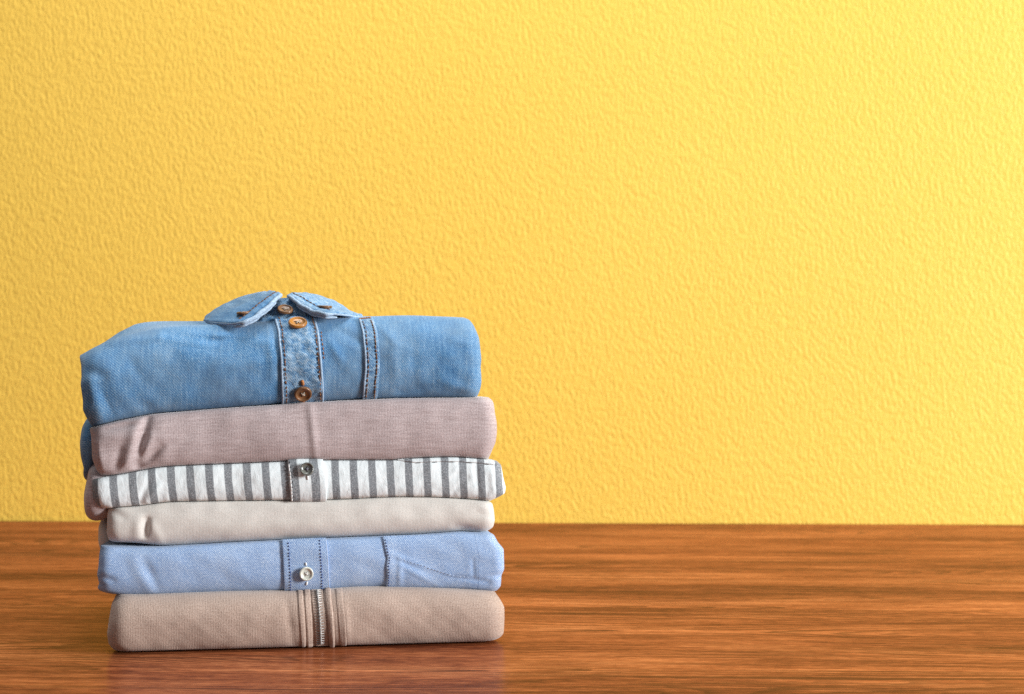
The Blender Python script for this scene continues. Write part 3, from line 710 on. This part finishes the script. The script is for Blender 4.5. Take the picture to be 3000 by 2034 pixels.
# pocket edge at the upper right
hA = up(1166,1350,.002)[0]; hB = up(1455,1350,.002)[0]
vs_h = lambda x: .915-.10*math.exp(-((x-hA)/.004)**2)*0
def pocket_hem():
    n = 90; xs = np.linspace(hA, hB, n); V = []; prof = [(-.018, -.0004), (-.005, .0008), (0, .0010), (.05, .0010), (.085, .0004)]
    for x in xs:
        t = (x-hA)/(hB-hA); v0 = 1.0-(.09*min(1, t*6))-.0*t
        for dv, h in prof:
            vv = np.array([min(.995, v0+dv)]); xx = np.array([x]); V.append((gS.surf(xx, vv)+gS.normal(xx, vv)*h)[0])
    V = np.array(V); U = uv_stripe(V, np.stack([V[:, 0], V[:, 2]], -1))
    o = new_obj('pocket_hem', loc(rS, V), [tuple(reversed(f)) for f in grid_faces(5, n)], M['stripe'], rS, U)
    stitches(gS, 'stitching', M['thread_black'], rS, o, [(x, 1.0-.09*min(1, (x-hA)/(hB-hA)*6)-.012) for x in np.linspace(hA+.012, hB-.004, 20)], .0001, length=.0045, gap=.0085, r=.0003)
pocket_hem()
# ================================================================== cream t-shirt
rC = thing('jersey_top', 'plain cream knit top between the striped shirt and the light blue shirt', 'top', zmin(gC), GROUP)
gC.build('body', M['cream'], rC)
pillow(rC, 'sleeve', M['cream'], [(320,1505),(301,1515),(293,1532),(292,1575),(297,1600),(315,1604),(350,1600),(350,1510)], .085, .045)
# ================================================================== blue oxford shirt
rB = thing('oxford_shirt', 'light blue woven cotton shirt with a white button, second from the table', 'shirt', zmin(gB), GROUP)
gB.build('body', M['oxford'], rB, nx=240)
bL = edgef(gB, [(826,1592),(829,1640),(831,1690),(832,1732)]); bR = edgef(gB, [(956,1586),(961,1640),(963,1690),(963,1730)])
bp = gB.patch('placket', M['oxford'], rB, rB, bL, bR, .004, .99, .0016, n=14, nx=34, nv=50)
seam(gB, rB, bp, 'stitching', bL, 19*PX, .01, .97, M['thread_blue'], .00165, length=.0009, gap=.0012, r=.00038)
seam(gB, rB, bp, 'stitching', bR, -20*PX, .01, .97, M['thread_blue'], .00165, length=.0009, gap=.0012, r=.00038)
rimtube(gB, rB, bp, bR, -1.0*PX, .01, .985, .0013, .0003, M['thread_pale_blue'])
x, v = gB.v_at(896, 1679); P, N = gB.frame(x, v, .0026); button(rB, P, N, 21*PX, M['pearl'], M['hole_pale'], M['thread_white'], .0028, rim=.24, spin=.2)
thread_bar(gB, rB, bp, 'buttonhole', M['thread_white'], (897,1657), (896,1647), .0017, .0007)
thread_bar(gB, rB, bp, 'buttonhole', M['thread_white'], (899,1702), (897,1711), .0017, .0007)
kL = edgef(gB, [(1121,1580),(1127,1610),(1134,1635),(1131,1660),(1133,1690),(1128,1722)])
kp = gB.patch('pocket', M['oxford'], rB, rB, kL, lambda v: kL(v)+.066, .004, .985, .0016, n=10, nx=60, nv=60, skew=lambda q: np.clip(1-1.15*q**.8, -.3, 1))
seam(gB, rB, kp, 'stitching', kL, 7*PX, .03, .97, M['thread_blue'], .0015, length=.0008, gap=.0013, r=.0003)
stitches(gB, 'stitching', M['thread_pale_blue'], rB, kp, pxv(gB, [(1148,1582),(1146,1610),(1150,1630),(1190,1643),(1260,1665),(1330,1685),(1380,1690)]), .0010, length=.0010, gap=.0016, r=.00022)
# ================================================================== beige zip sweatshirt
rH = thing('zip_sweatshirt', 'beige knit sweatshirt with a metal front zip, lying on the wooden table', 'sweatshirt', 0.0, GROUP)
gH.build('body', M['beige'], rH, nx=330, nv=70)
def off(pts): return edgef(gH, pts)
f1 = off([(872,1762),(876,1817),(882,1893)]); f1b = off([(889,1762),(892,1817),(896,1893)])
f2 = off([(891,1762),(895,1817),(899,1893)]); f2b = off([(911,1762),(915,1817),(917,1893)])
f3 = off([(952,1762),(960,1817),(966,1893)]); f3b = off([(972,1762),(978,1817),(981,1893)])
f4 = off([(984,1762),(989,1817),(995,1893)]); f4b = off([(1006,1762),(1012,1817),(1016,1893)])
for a, b, th in ((f1, f1b, .0008), (f2, f2b, .0012), (f3, f3b, .0018), (f4, f4b, .0006)):
    gH.patch('zip_facing', M['beige'], rH, rH, a, b, .015, .985, th, n=3.2, nx=20, nv=60, sink=.0008)
z0 = off([(913,1762),(920,1817),(925,1893)]); z1 = off([(948,1762),(956,1817),(962,1893)])
ztape = gH.patch('zip_tape', M['beige'], rH, rH, z0, z1, .02, .985, .0008, n=10, nx=14, nv=50)
zc = off([(930,1745),(935,1790),(938,1830),(940,1893)])
def teeth():
    parts = []; vs = np.linspace(.04, .975, 300); X = np.array([zc(v) for v in vs]); P = gH.surf(X, vs); N = gH.normal(X, vs)
    s = np.concatenate([[0], np.cumsum(np.linalg.norm(np.diff(P, axis=0), axis=1))]); n = int(s[-1]/.00095)
    for k in range(n):
        q = .0006+k*.00095
        p = np.array([np.interp(q, s, P[:, c]) for c in range(3)]); nn = np.array([np.interp(q, s, N[:, c]) for c in range(3)])
        p2 = np.array([np.interp(min(s[-1], q+.001), s, P[:, c]) for c in range(3)]); t = p2-p; t /= np.linalg.norm(t)+1e-9
        sx = -1 if k % 2 else 1; e = np.cross(nn, t); e = e if e[0] > 0 else -e
        # tooth: bar with a rounded head reaching over the middle
        a0, a1 = -.0008*sx, .0029*sx; w, h = .00055, .0011
        V = []
        for (aa, ww, hh) in ((a0, .55, .8), (a0+.0003*sx, .9, 1.15), (a0+.0011*sx, .95, 1.2), (a0+.0014*sx, .6, .95), (a1-.0004*sx, .6, .9), (a1, .5, .5)):
            for (sw, sh_) in ((-1, 0), (-.7, .8), (0, 1), (.7, .8), (1, 0)): V.append(p+e*aa+t*(sw*w*ww)+nn*(.0007+h*hh*sh_))
        Fc = [(i*5+j, i*5+j+1, i*5+j+6, i*5+j+5) for i in range(5) for j in range(4)]+[(0, 1, 2, 3, 4), (29, 28, 27, 26, 25)]
        parts.append((V, Fc))
    V, F_ = merge(parts); o = new_obj('zip_teeth', loc(rH, V), F_, M['metal'], rH)
teeth()
# ------------------------------------------------------------------ light
def area(name, locn, target, size, power, col, sy=None, spread=180):
    l = bpy.data.lights.new(name, 'AREA'); l.energy = power; l.color = col; l.size = size
    l.spread = math.radians(spread)
    if sy: l.shape = 'RECTANGLE'; l.size_y = sy
    o = bpy.data.objects.new(name, l); COL.objects.link(o); o.location = locn
    o.rotation_euler = (Vector(target)-Vector(locn)).to_track_quat('-Z', 'Y').to_euler(); return o
area('window_lamp', (2.95, -1.15, .9), (0.0, 0.3, 0.15), .9, 192, (.97, .98, 1), 1.1)
area('ceiling_lamp', (-0.15, 0.10, 1.75), (-0.12, 0.08, 0.1), .9, 16, (.98, .99, 1), spread=140)
w = bpy.data.worlds.new('World'); sc.world = w; w.use_nodes = True
bg = w.node_tree.nodes['Background']; bg.inputs[0].default_value = (.88, .94, 1, 1); bg.inputs[1].default_value = .23
# ------------------------------------------------------------------ camera
cd = bpy.data.cameras.new('Camera'); cam = bpy.data.objects.new('Camera', cd); COL.objects.link(cam)
cam.location = CAM; cam.rotation_euler = (math.pi/2, 0, 0); cd.sensor_width = 36; cd.lens = 36*F/3000
cd.clip_start = .05; cd.clip_end = 50; cd.dof.use_dof = True; cd.dof.focus_distance = 1.205; cd.dof.aperture_fstop = 11.0
sc.camera = cam
sc.cycles.use_denoising = False
vs = sc.view_settings; vs.view_transform = 'Standard'; vs.look = 'None'; vs.exposure = 0.06; vs.gamma = 1; vs.use_curve_mapping = False
for o in bpy.data.objects:
    if 'zb' in o: del o['zb']
